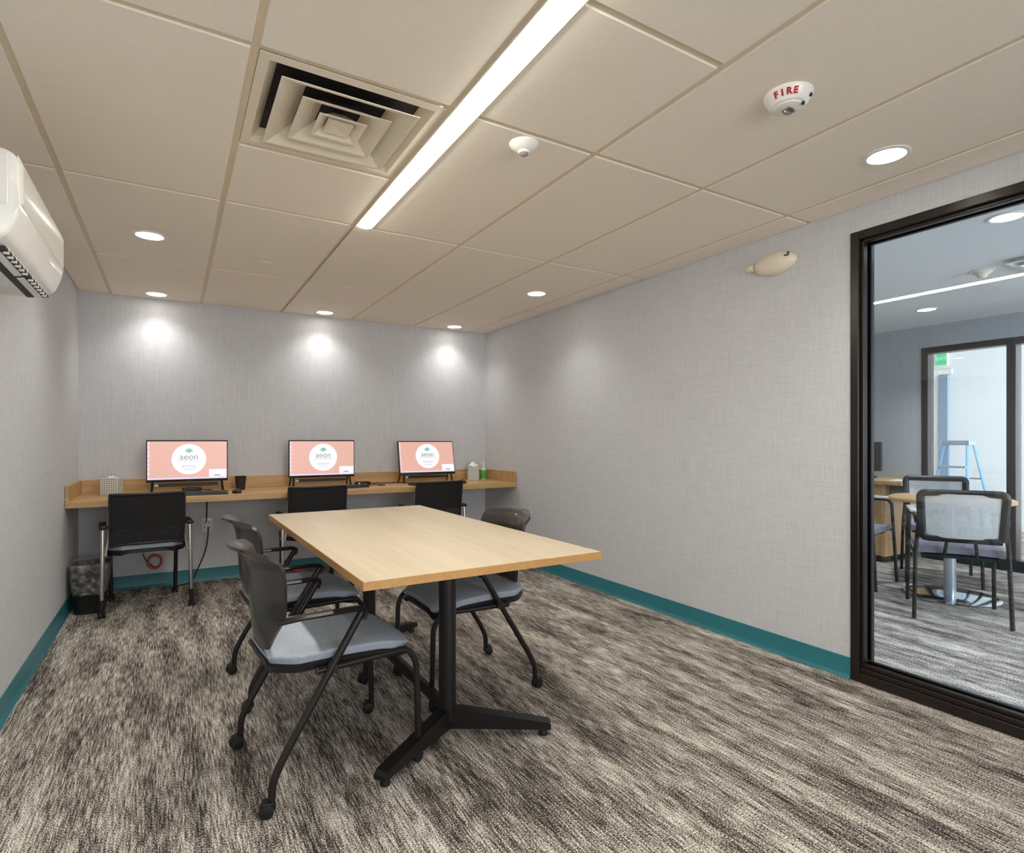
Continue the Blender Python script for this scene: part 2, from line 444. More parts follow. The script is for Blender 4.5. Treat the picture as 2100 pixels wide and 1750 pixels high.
# wall angle round the edge
def base_profile(): return [(0, 0), (.016, 0), (.014, .006), (.007, .013), (.005, .022), (.005, .100), (.003, .102), (0, .102)]
def baseboard(name, a, b, fn):
    bm = nb(); prism(bm, base_profile(), a, b, fn); struct(name, bm, 'teal', smooth=40)
baseboard('baseboard_left', YF, YB, lambda p, q, t: (XL + p, t, q))
baseboard('baseboard_right', WY1, YB, lambda p, q, t: (XR - p, t, q))
baseboard('baseboard_back', XL + .016, XR - .016, lambda p, q, t: (t, YB - p, q))
baseboard('baseboard_front', XL + .016, XR - .016, lambda p, q, t: (t, YF + p, q))

# interior glazing in the right wall
win = thing('window_1', 'dark bronze framed interior window between meeting room and lounge', None); win['kind'] = 'structure'
def frame_piece(name, boxes, mat='brown_metal', parent=win):
    bm = nb()
    for lo, hi in boxes: box(bm, lo, hi, 0.003, 1)
    return obj(name, bm, mat, parent)
XG = 2.885
fw = .040
frame_piece('jamb', [((XR - .008, WY1 - fw, 0), (XW2 + .008, WY1, WTOP)), ((XR + .012, WY1 - fw - .014, .09), (XR + .045, WY1 - fw, WTOP - fw)),
                     ((XG + .016, WY1 - fw - .014, .09), (XG + .04, WY1 - fw, WTOP - fw))])
frame_piece('jamb', [((XR - .008, WY0, 0), (XW2 + .008, WY0 + fw, WTOP))])
frame_piece('head', [((XR - .008, WY0 + fw, WTOP - fw), (XW2 + .008, WY1 - fw, WTOP)), ((XR + .012, WY0 + fw, WTOP - fw - .014), (XR + .045, WY1 - fw, WTOP - fw)),
                     ((XG + .016, WY0 + fw, WTOP - fw - .014), (XG + .04, WY1 - fw, WTOP - fw))])
frame_piece('sill', [((XR - .008, WY0 + fw, 0), (XW2 + .008, WY1 - fw, .045)), ((XR + .004, WY0 + fw, .045), (XW2, WY1 - fw, .066)),
                     ((XR + .020, WY0 + fw, .066), (XR + .047, WY1 - fw, .084)), ((XG + .014, WY0 + fw, .066), (XG + .04, WY1 - fw, .084))])
bm = nb(); box(bm, (XG - .004, WY0 + fw - .01, .06), (XG + .004, WY1 - fw + .01, WTOP - fw + .01)); obj('pane', bm, 'glass', win)

fill_win = thing('added_window', 'wide unseen window added behind the camera to brighten the ceiling', None); fill_win['kind'] = 'structure'  # made-up window, frames the fill lamp behind the camera
frame_piece('window_frame', [((FWX0, YF - .09, FWZ0), (FWX0 + .05, YF - .03, FWZ1)), ((FWX1 - .05, YF - .09, FWZ0), (FWX1, YF - .03, FWZ1)), ((FWX0 + .05, YF - .09, FWZ0), (FWX1 - .05, YF - .03, FWZ0 + .05)), ((FWX0 + .05, YF - .09, FWZ1 - .05), (FWX1 - .05, YF - .03, FWZ1)), ((1.075, YF - .09, FWZ0 + .05), (1.125, YF - .03, FWZ1 - .05))], parent=fill_win)
for a, b in ((FWX0 + .045, 1.08), (1.12, FWX1 - .045)):
    bm = nb(); box(bm, (a, YF - .064, FWZ0 + .045), (b, YF - .056, FWZ1 - .045)); obj('pane', bm, 'glass', fill_win)

# ------------------------------------------------------------------ lounge beyond the glass
bm = nb(); box(bm, (XW2 - .12, YB, 0), (XFAR + .1, YB + .12, H + .1)); struct('wall_lounge_back', bm, 'wall_cool')
WFY1, WFY0, WFT = 2.831, 0.30, 2.056
bm = nb(); box(bm, (XFAR, WFY1, 0), (XFAR + .1, YB, H + .1)); box(bm, (XFAR, YF, 0), (XFAR + .1, WFY0, H + .1)); box(bm, (XFAR, WFY0, WFT), (XFAR + .1, WFY1, H + .1))
struct('wall_lounge_far', bm, 'wall_cool')
def windowed_wall(name, xa, xb, mat):
    bm = nb(); m = (xa + xb) / 2; w0, w1 = m - 1.2, m + 1.2
    box(bm, (xa, YF - .12, 0), (w0, YF, 2.6)); box(bm, (w1, YF - .12, 0), (xb, YF, 2.6)); box(bm, (w0, YF - .12, 0), (w1, YF, .4)); box(bm, (w0, YF - .12, 2.2), (w1, YF, 2.6))
    struct(name, bm, mat)
windowed_wall('wall_lounge_front', XW2, XFAR, 'wall_cool')
windowed_wall('wall_corridor_front', XFAR, XEND + .1, 'white_wall')  # opening added here so the corridor fill lamp shines in
M['lounge_ceiling'] = simple('lounge_ceiling', (226, 230, 232), 0.9, spec=0.15, var=0.015)
bm = nb(); box(bm, (XW2, YF - .12, H), (XFAR + .05, YB + .12, H + .1)); struct('ceiling_lounge', bm, 'lounge_ceiling')
win2 = thing('window_2', 'dark framed storefront glazing in the far lounge wall', None); win2['kind'] = 'structure'
fx0, fx1 = XFAR - .01, XFAR + .11
frame_piece('jamb', [((fx0, WFY1 - .06, 0), (fx1, WFY1, WFT))], parent=win2)
frame_piece('jamb', [((fx0, WFY0, 0), (fx1, WFY0 + .06, WFT))], parent=win2)
frame_piece('mullion', [((fx0, 2.092, 0), (fx1, 2.160, WFT))], parent=win2)
frame_piece('head', [((fx0, WFY0 + .06, WFT - .06), (fx1, 2.092, WFT)), ((fx0, 2.160, WFT - .06), (fx1, WFY1 - .06, WFT))], parent=win2)
frame_piece('sill', [((fx0, WFY0 + .06, 0), (fx1, 2.092, .1)), ((fx0, 2.160, 0), (fx1, WFY1 - .06, .1))], parent=win2)
for a, b in ((WFY0 + .05, 2.10), (2.150, WFY1 - .05)):
    bm = nb(); box(bm, (XFAR + .046, a, .09), (XFAR + .054, b, WFT - .05)); obj('pane', bm, 'glass', win2)
# corridor
bm = nb(); box(bm, (XEND, YF - .12, 0), (XEND + .1, YB + .12, 2.6)); struct('wall_corridor_end', bm, 'white_wall')
bm = nb(); box(bm, (XFAR + .1, YB, 0), (XEND, YB + .12, 2.6)); struct('wall_corridor_back', bm, 'white_wall')
bm = nb(); box(bm, (XFAR + .05, YF - .12, 2.45), (XEND + .1, YB + .12, 2.55)); struct('ceiling_corridor', bm, 'white_wall')
bm = nb(); box(bm, (XFAR, YF, H + .1), (XFAR + .1, YB + .12, 2.5)); struct('wall_corridor_bulkhead', bm, 'white_wall')
door = thing('door_1', 'blue grey corridor door in a white frame', None); door['kind'] = 'structure'
bm = nb(); box(bm, (XEND - .03, 3.88, 0), (XEND, 3.96, 2.13), .004, 1); box(bm, (XEND - .03, 3.72, 2.06), (XEND, 3.88, 2.13), .004, 1); obj('door_frame', bm, 'white_plastic', door)
bm = nb(); box(bm, (XEND - .045, 3.76, .01), (XEND - .002, 3.875, 2.05), .004, 1); obj('door_leaf', bm, 'door_blue', door)
bm = nb(); tube(bm, [(XEND - .05, 3.79, 1.0), (XEND - .09, 3.79, 1.0), (XEND - .09, 3.85, 1.0)], .009, 8); obj('handle', bm, 'alu', door, 50)

ex = thing('exit_sign', 'green lit exit sign above the corridor door', 'exit sign', (XEND - .02, 3.84, 2.28))
bm = nb(); box(bm, (-.02, -.075, -.10), (.02, .075, .10), .006, 2); obj('housing', bm, 'white_plastic', ex)
bm = nb(); box(bm, (-.024, -.06, -.088), (-.02, .06, .088), .001, 1); f_ = obj('sign_face', bm, 'exit_green', ex)
text('lettering', 'EXIT', .062, 'exit_white', f_, Matrix.Translation((-.0245, 0, 0)) @ Matrix.Rotation(R(-90), 4, 'Z') @ Matrix.Rotation(R(90), 4, 'X'))

lad = thing('step_ladder', 'blue fibreglass step ladder standing in the bright corridor', 'ladder', (8.0, 3.18, 0), 0)
bm = nb(); box(bm, (-.09, -.145, 1.095), (.09, .145, 1.15), .008, 2); obj('top_cap', bm, 'alu', lad)
for sy in (-1, 1):
    bm = nb(); tube(bm, [(-.06, sy * .115, 1.10), (-.34, sy * .225, 0.0)], .021, 8, (1.3, .6)); obj('front_rail', bm, 'ladder_blue', lad)
    bm = nb(); tube(bm, [(.06, sy * .13, 1.10), (.36, sy * .25, 0.0)], .019, 8, (1.3, .6)); obj('rear_rail', bm, 'ladder_blue', lad)
for k in range(3):
    z = .28 * (k + 1); t = (1.1 - z) / 1.1
    bm = nb(); box(bm, (-.06 - .28 * t - .04, -.115 - .11 * t, z - .012), (-.06 - .28 * t + .04, .115 + .11 * t, z + .012), .003, 1); obj('tread', bm, 'alu', lad)
for z in (.30, .70):
    t = (1.1 - z) / 1.1
    bm = nb(); tube(bm, [(.06 + .3 * t, -.13 - .12 * t, z), (.06 + .3 * t, .13 + .12 * t, z)], .01, 8); obj('rear_brace', bm, 'alu', lad)

# lounge desk by the far wall
dk = thing('lounge_desk', 'oak lounge desk against the far wall seen through the glass', 'desk', (0, 0, 0))
bm = nb(); box(bm, (5.72, 2.72, .735), (XFAR - .002, 4.1, .775), .004, 1); obj('desk_top', bm, 'wood_lounge', dk)
bm = nb(); box(bm, (5.74, 2.86, .06), (XFAR - .004, 2.90, .735), .003, 1); obj('end_panel', bm, 'wood_lounge', dk)
bm = nb(); box(bm, (5.76, 2.90, .06), (5.79, 4.08, .735), .003, 1); obj('front_panel', bm, 'wood_lounge', dk)
bm = nb(); box(bm, (5.79, 2.905, 0), (XFAR - .02, 4.06, .06)); obj('plinth', bm, 'black_plastic', dk)
bm = nb(); box(bm, (5.80, 2.74, .64), (6.2, 2.858, .733), .003, 1); obj('drawer', bm, 'black_plastic', dk)
pp = thing('paper_sheet', 'white sheet of paper on the lounge desk', 'paper', (5.86, 2.80, .776), R(8))
bm = nb(); box(bm, (-.07, -.06, 0), (.12, .06, .003)); obj('sheet', bm, 'paper', pp)
lm = thing('desk_monitor', 'dark monitor seen edge on at the lounge desk', 'monitor', (6.05, 3.07, .776), R(12))
bm = nb(); box(bm, (-.015, -.02, .07), (.02, .34, .36), .005, 1); obj('panel', bm, 'black_plastic', lm)
bm = nb(); box(bm, (.02, .13, .0), (.045, .19, .2), .004, 1); obj('neck', bm, 'alu', lm)
bm = nb(); box(bm, (-.08, .05, 0), (.12, .27, .012), .004, 1); obj('base', bm, 'black_plastic', lm)

# lounge round table
lt = thing('pedestal_table', 'round lounge table on a polished steel disc base behind the glass', 'table', (4.95, 2.02, 0))
bm = nb(); lathe(bm, [(0, 0), (.30, 0), (.30, .006), (.292, .010), (.06, .016), (0, .016)], 48); obj('disc_base', bm, 'steel_disc', lt, 40)
bm = nb(); lathe(bm, [(0.038, .014), (.038, .68), (.1, .69), (.1, .70)], 24); obj('column', bm, 'alu', lt, 40)
bm = nb(); lathe(bm, [(0, .70), (.37, .70), (.38, .706), (.38, .724), (.37, .73), (0, .73)], 48); obj('table_top', bm, 'wood_lounge', lt, 40)

def make_guest_chair(label):
    t = thing('guest_chair', label, 'chair', group='mesh back lounge chairs')
    for sy in (-1, 1):
        for sx, nm in ((-1, 'rear_leg'), (1, 'front_leg')):
            bm = nb(); tube(bm, [(sx * .26, sy * .245, 0), (sx * .225, sy * .235, .64 if sx > 0 else .45)], .0125, 10); obj(nm, bm, 'black_metal', t, 50)
        bm = nb(); tube(bm, fillet([(.225, sy * .235, .63), (.20, sy * .235, .665), (-.20, sy * .235, .665), (-.23, sy * .23, .62)], .03), .012, 8)
        a = obj('arm', bm, 'black_metal', t, 50)
        bm = nb(); box(bm, (-.12, sy * .235 - .022, .672), (.21, sy * .235 + .022, .692), .008, 2); obj('arm_pad', bm, 'white_plastic', a, 40)
        bm = nb(); tube(bm, [(-.225, sy * .235, .44), (-.24, sy * .22, .62), (-.285, sy * .215, .80)], .012, 8); obj('back_post', bm, 'black_metal', t, 50)
        bm = nb(); tube(bm, [(-.235, sy * .24, .42), (.235, sy * .24, .42)], .010, 8); obj('seat_rail', bm, 'black_metal', t, 50)
    bm = nb()
    sheet(bm, lambda u, v: (-.20 + .42 * v, -.225 + .45 * u, .445 + .02 * math.sin(math.pi * u) * .3 - .05 * max(0, v - .85)), 10, 10, .045); obj('seat', bm, 'plum_fabric', t, 60)
    bm = nb(); box(bm, (-.19, -.2, .395), (.19, .2, .42), .006, 1); obj('seat_pan', bm, 'black_plastic', t)
    fr = nb()
    pts = fillet([(-.248, -.20, .53), (-.285, -.215, .82), (-.285, .215, .82), (-.248, .20, .53), (-.248, -.20, .53)], .035)
    tube(fr, pts, .017, 8, (1.0, 1.4)); obj('back_frame', fr, 'black_plastic', t, 60)
    bm = nb(); sheet(bm, lambda u, v: (-.248 - .037 * v - .02 * math.sin(math.pi * u), -.205 + .41 * u, .535 + .28 * v), 8, 8, .002); obj('back_mesh', bm, 'pale_mesh', t, 60)
    for sy in (-.07, .07):
        bm = nb(); tube(bm, [(-.245, sy, .535), (-.21, sy * 1.2, .41)], .010, 8); obj('back_strut', bm, 'black_metal', t, 50)
    return t
ga = make_guest_chair('pale mesh back lounge chair closest to the glass, its back turned')
ga.location = (4.485, 1.80, 0); ga.rotation_euler = (0, 0, R(29))
dup(ga, (5.50, 2.32, 0), R(29 + 180), 'mesh back lounge chair across the round table, facing the glass')
dup(ga, (4.80, 2.66, 0), R(-80), 'lounge chair half hidden behind the window jamb, beside the oak desk')
dup(ga, (5.28, 1.35, 0), R(120), 'lounge chair cut off by the picture edge at the round table')

# lounge ceiling fittings
def downlight(loc, label, cool=False, group='recessed downlights in the meeting room'):
    t = thing('ceiling_downlight', label, 'downlight', loc, 0, group)
    bm = nb(); lathe(bm, [(.066, 0), (.082, 0), (.082, -.003), (.074, -.006), (.066, -.005)], 40); 
    # open ring: remove caps
    for f in [f for f in bm.faces if len(f.verts) > 4]: bm.faces.remove(f)
    obj('trim_ring', bm, 'white_plastic', t, 40)
    bm = nb(); lathe(bm, [(0, -.0065), (.03, -.0062), (.055, -.0052), (.067, -.003), (.067, 0), (0, 0)], 40); obj('lens', bm, 'lens_cool' if cool else 'lens_down', t, 60)
    ld = bpy.data.lights.new('downlight_beam', 'SPOT'); ld.energy = SPOT_W * (5.6 if cool else 1.0)
    ld.spot_size = R(126); ld.spot_blend = 1.0; ld.shadow_soft_size = 0.06; ld.color = (.86, .93, 1.0) if cool else (1.0, .975, .95)
    lo = bpy.data.objects.new('downlight_beam', ld); C.objects.link(lo); lo.parent = t; lo.location = (0, 0, -.012)
    return t
gl_ = 'recessed downlights in the lounge'
downlight((5.55, 2.437, H), 'small round downlight in the lounge ceiling near the far wall', True, gl_)
downlight((3.60, 3.65, H), 'added lounge downlight hidden behind the meeting room wall', True, gl_)  # unseen lamp, added to lighten the lounge carpet
downlight((5.55, -.05, H), 'added lounge downlight beyond the picture edge', True, gl_)  # second unseen lamp added for a brighter lounge floor
downlight((3.592, 1.221, H), 'round downlight in the lounge ceiling just inside the glass head', True, gl_)
cs = thing('ceiling_sensor', 'white conical sensor on the lounge ceiling beside the vent', 'sensor', (4.60, 1.694, H))
bm = nb(); lathe(bm, [(0, -.05), (.02, -.048), (.03, -.03), (.055, -.012), (.06, 0), (0, 0)], 32); obj('dome', bm, 'ivory', cs, 50)
bm = nb(); lathe(bm, [(.058, 0), (.07, 0), (.07, -.006), (.058, -.008)], 32); obj('rim', bm, 'white_plastic', cs, 40)

def diffuser(name, label, x0, y0, x1, y1, z, mat):
    cx, cy = (x0 + x1) / 2, (y0 + y1) / 2; w = (x1 - x0) / 2
    t = thing(name, label, 'air vent', (cx, cy, z))
    def ring(bm, a, za, b, zb, th=.003):
        """square sloping collar from half-width a at za to b at zb"""
        q = []
        for (h, zz) in ((a, za), (b, zb), (b, zb + th), (a, za + th)):
            q.append([bm.verts.new((sx * h, sy * h, zz)) for sx, sy in ((-1, -1), (1, -1), (1, 1), (-1, 1))])
        for i in range(4):
            A, B = q[i], q[(i + 1) % 4]
            for k in range(4): bm.faces.new((A[k], A[(k + 1) % 4], B[(k + 1) % 4], B[k]))
    bm = nb(); ring(bm, w - .013, .002, w * .86, .000); ring(bm, w * .86, .000, w * .76, .042); obj('face_frame', bm, mat, t)
    bm = nb(); box(bm, (-w + .012, -w + .012, .044), (w - .012, w - .012, .048)); obj('duct_plate', bm, 'duct', t)
    for a, b in ((.73, .44), (.485, .22), (.265, .05)):
        bm = nb(); ring(bm, w * a, -.014, w * (a - .035), -.0135); ring(bm, w * (a - .035), -.0135, w * b, .036); obj('louvre_cone', bm, mat, t)
    bm = nb()
    v = [bm.verts.new((sx * w * .14, sy * w * .14, -.010)) for sx, sy in ((-1, -1), (1, -1), (1, 1), (-1, 1))]; p = bm.verts.new((0, 0, -.004))
    for k in range(4): bm.faces.new((v[k], v[(k + 1) % 4], p))
    vv = [bm.verts.new((sx * w * .14, sy * w * .14, .0)) for sx, sy in ((-1, -1), (1, -1), (1, 1), (-1, 1))]
    for k in range(4): bm.faces.new((v[k], vv[k], vv[(k + 1) % 4], v[(k + 1) % 4]))
    bm.faces.new(vv); obj('centre_cone', bm, mat, t)
    return t
diffuser('ceiling_diffuser', 'square stepped air diffuser beside the linear light', GX[1], GY0, GX[1] + T, GY0 + T, H, 'metal_white')
diffuser('ceiling_diffuser', 'square air vent in the lounge ceiling seen through the glass', 4.42, 1.05, 4.90, 1.53, H - .03, 'white_plastic')

# ------------------------------------------------------------------ meeting room ceiling fittings
for loc, lab in (((-.108, 3.705, H), 'downlight in the ceiling between wall air conditioner and desk'),
                 ((-.106, 5.163, H), 'downlight washing the back wall above the corner waste bin'),
                 ((1.145, 5.164, H), 'middle of three downlights washing the back wall'),
                 ((2.387, 5.162, H), 'downlight washing the back wall beside the right corner'),
                 ((2.384, 3.677, H), 'downlight close to the right wall, in front of the corner one'),
                 ((2.410, 1.197, H), 'large nearby downlight above the interior window'),
                 ((-.108, 1.197, H), 'downlight above the camera side of the left wall'),
                 ((2.40, -1.28, H), 'downlight behind the camera near the window wall'),
                 ((-.108, -1.28, H), 'downlight behind the camera near the left wall')):
    downlight(loc, lab)
ll = thing('linear_ceiling_light', 'long glowing recessed linear light running along the ceiling', 'ceiling light', (0, 0, H))
bm = nb()
prism(bm, [(LX0 + .012, -.004), (LX0 + .03, -.010), (LX1 - .03, -.010), (LX1 - .012, -.004), (LX1 - .012, .012), (LX0 + .012, .012)], LY0 + .012, LY1 - .012, lambda p, q, t: (p, t, q)); obj('lens', bm, 'lens_linear', ll)
for a, b in ((LX0, LX0 + .012), (LX1 - .012, LX1)):
    bm = nb(); box(bm, (a, LY0, -.004), (b, LY1, .03), .001, 1); obj('side_rail', bm, 'white_plastic', ll)
for a, b in ((LY0, LY0 + .012), (LY1 - .012, LY1)):
    bm = nb(); box(bm, (LX0 + .012, a, -.004), (LX1 - .012, b, .03), .001, 1); obj('end_cap', bm, 'white_plastic', ll)
bm = nb(); lathe(bm, [(0, -.004), (.038, -.004), (.041, -.002), (.041, 0), (0, 0)], 36)
tag(obj('sprinkler_cover', bm, 'tile', None, 40, (.514, 3.911, H)), 'flat round concealed sprinkler cover flush with a tile', 'sprinkler')
oc = thing('occupancy_sensor', 'small white domed occupancy sensor near the linear light', 'sensor', (1.14, 1.845, H))
bm = nb(); lathe(bm, [(0, -.030), (.025, -.028), (.040, -.018), (.054, -.006), (.056, 0), (0, 0)], 36); obj('body', bm, 'white_plastic', oc, 60)
bm = nb(); lathe(bm, [(0, -.046), (.012, -.044), (.018, -.036), (.019, -.026), (0, -.026)], 28); obj('lens', bm, 'grey_lens', oc, 60)
bm = nb(); lathe(bm, [(0, -.037), (.021, -.037), (.023, -.026), (0, -.026)], 28); obj('lens_collar', bm, 'white_plastic', oc, 50)

st = thing('fire_strobe', 'white round ceiling fire alarm strobe with red lettering', 'fire alarm', (1.715, 1.15, H))
bm = nb(); lathe(bm, [(0, -.040), (.050, -.040), (.055, -.037), (.073, -.008), (.074, 0), (0, 0)], 48); body = obj('body', bm, 'white_plastic', st, 40)
bm = nb(); lathe(bm, [(0, -.047), (.034, -.046), (.043, -.043), (.045, -.039), (0, -.039)], 40, None); obj('face_plate', bm, 'white_plastic', st, 40)
bm = nb(); box(bm, (-.024, -.014, -.053), (.024, .014, -.045), .004, 2); obj('reflector', bm, 'chrome', st, 30)
bm = nb(); lathe(bm, [(0, -.062), (.012, -.060), (.021, -.052), (.023, -.045), (0, -.045)], 24, None, 1.0, .72); obj('lens', bm, 'clear_lens', st, 60)
bm = nb(); tube(bm, [(-.018, 0, -.057), (.018, 0, -.057)], .003, 8); obj('flash_tube', bm, 'white_plastic', st, 60)
to_cam = math.atan2(-1.15, -1.715)
slope = math.atan2(.018, .029)
for i, ch in enumerate('FIRE'):
    ang = to_cam + (i - 1.5) * .30 - .10
    mt = Matrix.Rotation(ang, 4, 'Z') @ Matrix.Translation((.0650, 0, -.0215)) @ Matrix.Rotation(slope, 4, 'Y') @ Matrix.Rotation(R(90), 4, 'Z') @ Matrix.Rotation(R(90), 4, 'X')
    text('letter', ch, .026, 'red', body, mt, .0008, bold=.0014)
for da, rr, zz in ((1.35, .066, -.0215), (1.2, .046, -.044)):
    bm = nb(); lathe(bm, [(0, -.004), (.005, -.004), (.005, .004), (0, .004)], 12, Matrix.Rotation(to_cam + da, 4, 'Z') @ Matrix.Translation((rr, 0, zz))); obj('pinhole', bm, 'black_plastic', st)

# oval emergency light on the right wall
em = thing('emergency_light', 'ivory oval emergency light high on the right wall', 'emergency light', (XR, 1.965, 2.112))
bm = nb()
sheet_pts = []
def oval(u, v):
    a = 2 * math.pi * u; r = v
    y = .125 * r * math.cos(a); z = .060 * r * math.sin(a)
    return (-.012 - .045 * math.sqrt(max(0, 1 - r * r)), y, z)
rings = []
for j in range(9):
    r = j / 8
    rings.append([bm.verts.new(oval(k / 40, r)) for k in range(40)] if j else [bm.verts.new(oval(0, 0))])
rings.append([bm.verts.new((-.002, .125 * math.cos(2 * math.pi * k / 40), .060 * math.sin(2 * math.pi * k / 40))) for k in range(40)])
for A, B in zip(rings, rings[1:]):
    for k in range(40):
        if len(A) == 1: bm.faces.new((A[0], B[k], B[(k + 1) % 40]))
        else: bm.faces.new((A[k], A[(k + 1) % 40], B[(k + 1) % 40], B[k]))
bm.faces.new(rings[-1][::-1]); obj('body', bm, 'ivory', em, 60)
bm = nb(); lathe(bm, [(0, 0), (.017, .001), (.020, .008), (.018, .03), (0, .03)], 24, Matrix.Translation((-.03, .150, .002)) @ Matrix.Rotation(R(90), 4, 'X')); obj('lamp_head', bm, 'ivory', em, 60)
for dy, dz, w in ((-.088, .018, .012), (-.070, .010, .006), (-.098, .030, .005)):
    bm = nb(); box(bm, (-.046, dy - w, dz - .004), (-.030, dy + w, dz + .004), .002, 1); obj('indicator', bm, 'dark_print', em)

# wall mounted air conditioner
ac = thing('air_conditioner', 'white wall mounted split air conditioner cut off by the picture edge', 'air conditioner', (XL, 2.533, 1.715))
def ac_prof(k=1.0):
    return [(0, .02), (.03, .0), (.165, .004), (.200, .030), (.222, .085), (.226, .12), (.226, .240), (.215, .266), (.19, .277), (0, .277)]
bm = nb(); prism(bm, ac_prof(), -.385, .385, lambda p, q, t: (p, t, q))
es = [e for e in bm.edges if all(abs(abs(v.co.y) - .385) < 1e-5 for v in e.verts)]
bmesh.ops.bevel(bm, geom=es, offset=.012, segments=3, profile=.5, affect='EDGES'); obj('casing', bm, 'white_plastic', ac, 40)
bm = nb(); prism(bm, [(.2265, .125), (.2305, .13), (.2305, .24), (.219, .268), (.2165, .27)], -.36, .36, lambda p, q, t: (p, t, q)); obj('front_panel', bm, 'white_plastic', ac, 40)
bm = nb(); box(bm, (.02, -.388, .115), (.20, -.386, .262), .001, 1); obj('end_cap', bm, 'white_plastic', ac)
# outlet on the curved underside: dark slot with a white flap and ribs
sl = Matrix.Translation((.193, 0, .024)) @ Matrix.Rotation(R(-60), 4, 'Y')
bm = nb(); box(bm, (-.030, -.34, -.004), (.036, .34, .0035), 0, 1, Matrix.Translation((.150, 0, .0)) @ Matrix.Rotation(R(-6), 4, 'Y')); obj('outlet_slot', bm, 'duct', ac)
for k in range(2):
    y0, y1 = -.33 + k * .34, -.33 + k * .34 + .31
    bm = nb(); box(bm, (-.012, y0, -.006), (.010, y1, -.002), .002, 1, Matrix.Translation((.158, 0, -.002)) @ Matrix.Rotation(R(-10), 4, 'Y')); fl = obj('air_flap', bm, 'white_plastic', ac)
    for i in range(6):
        yy = y0 + .03 + i * .05
        bm = nb(); box(bm, (.172, yy, -.006), (.186, yy + .014, .012), .001, 1); obj('vane', bm, 'white_plastic', fl)

# ------------------------------------------------------------------ built-in desk along the back wall
dz = .752
dk = thing('built_in_desk', 'long oak laminate counter desk spanning the back wall', 'desk', (0, 0, 0))
DYF = 4.70
bm = nb(); box(bm, (XL + .002, DYF, dz - .045), (XR - .002, YB - .002, dz), .003, 1); obj('desk_top', bm, 'wood_desk', dk)
bm = nb(); box(bm, (XL + .021, YB - .021, dz), (XR - .021, YB - .002, dz + .102), .002, 1); obj('backsplash', bm, 'wood_desk', dk)
for a, b in ((XL + .002, XL + .021), (XR - .021, XR - .002)):
    bm = nb(); box(bm, (a, DYF + .003, dz), (b, YB - .002, dz + .102), .002, 1); obj('side_splash', bm, 'wood_desk', dk)

# monitors
def make_monitor(name, label, tilt):
    t = thing(name, label, 'computer', group='salmon screen computers on the counter')
    TZ, BZ = .402, .082
    tm = Matrix.Translation((0, 0, BZ)) @ Matrix.Rotation(R(-tilt), 4, 'X') @ Matrix.Translation((0, 0, -BZ))
    bm = nb(); box(bm, (-.275, .0, BZ), (.275, .028, TZ), .004, 2, tm); cas = obj('casing', bm, 'black_plastic', t, 40)
    def flat(nm, x0, z0, x1, z1, y, mat, par):
        bm = nb(); box(bm, (x0, y - .0005, z0), (x1, y, z1), 0, 1, tm); return obj(nm, bm, mat, par)
    sx0, sx1, sz0, sz1 = -.268, .268, BZ + .020, TZ - .010
    scr = flat('screen', sx0, sz0, sx1, sz1, -.0003, 'scr_salmon', t)
    flat('taskbar', sx0, sz0, sx1, sz0 + .012, -.001, 'scr_lavender', scr)
    flat('icon_column', sx0 + .004, sz0 + .016, sx0 + .013, sz1 - .02, -.001, 'scr_pink', scr)
    for k in range(8): flat('desktop_icon', sx0 + .005, sz1 - .016 - k * .033, sx0 + .014, sz1 - .006 - k * .033, -.0014, 'scr_white', scr)
    pop = flat('notification', sx1 - .125, sz0 + .013, sx1 - .002, sz0 + .072, -.001, 'scr_white', scr)
    flat('button', sx1 - .09, sz0 + .020, sx1 - .045, sz0 + .030, -.0014, 'scr_blue', scr)
    cz = (sz0 + sz1) / 2 + .008
    bm = nb(); lathe(bm, [(0, 0), (.117, 0), (.117, .0006), (0, .0006)], 56, tm @ Matrix.Translation((.006, -.001, cz)) @ Matrix.Rotation(R(90), 4, 'X')); obj('logo_disc', bm, 'scr_white', scr)
    # little crown of leaves over a red drop
    for a in (-80, -48, -16, 16, 48, 80):
        bm = nb(); lathe(bm, [(0, 0), (.0085, 0), (.0085, .0005), (0, .0005)], 16, tm @ Matrix.Translation((.006, -.0018, cz + .058)) @ Matrix.Rotation(R(a), 4, 'Y') @ Matrix.Translation((0, 0, .017)) @ Matrix.Rotation(R(90), 4, 'X'), .7, 1.3); obj('logo_leaf', bm, 'scr_teal', scr)
    bm = nb(); lathe(bm, [(0, 0), (.0075, 0), (.0075, .0005), (0, .0005)], 4, tm @ Matrix.Translation((.006, -.0020, cz + .055)) @ Matrix.Rotation(R(90), 4, 'X'), .9, 1.5); obj('logo_drop', bm, 'scr_red', scr)
    text('lettering', 'aeon', .066, 'scr_grey', scr, tm @ Matrix.Translation((.006, -.0018, cz + .017)) @ Matrix.Rotation(R(90), 4, 'X'), .0003)
    for z, w in ((-.014, .078), (-.050, .05), (-.060, .05), (-.080, .034)):
        flat('text_line', .006 - w, cz + z - .002, .006 + w, cz + z + .002, -.0018, 'scr_pale', scr)
    flat('bezel_badge', -.014, BZ + .004, .014, BZ + .012, -.0006, 'dark_print', cas)
    for s in (-1, 1):
        bm = nb(); tube(bm, [(s * .232, .012, BZ + .01), (s * .240, -.01, .008)], .008, 8, (1, 1.3)); obj('stand_leg', bm, 'black_metal', t, 50)
        bm = nb(); tube(bm, [tm @ Vector((s * .232, .034, BZ + .10)), (s * .245, .15, .008)], .007, 8); obj('rear_leg', bm, 'black_metal', t, 50)
    bm = nb(); box(bm, (-.215, .004, .048), (.205, .022, .070), .003, 1); bar = obj('crossbar', bm, 'black_plastic', t)
    bm = nb(); box(bm, (-.222, .001, .050), (-.196, .004, .067), .001, 1); obj('sticker', bm, 'sticker', bar)
    return t
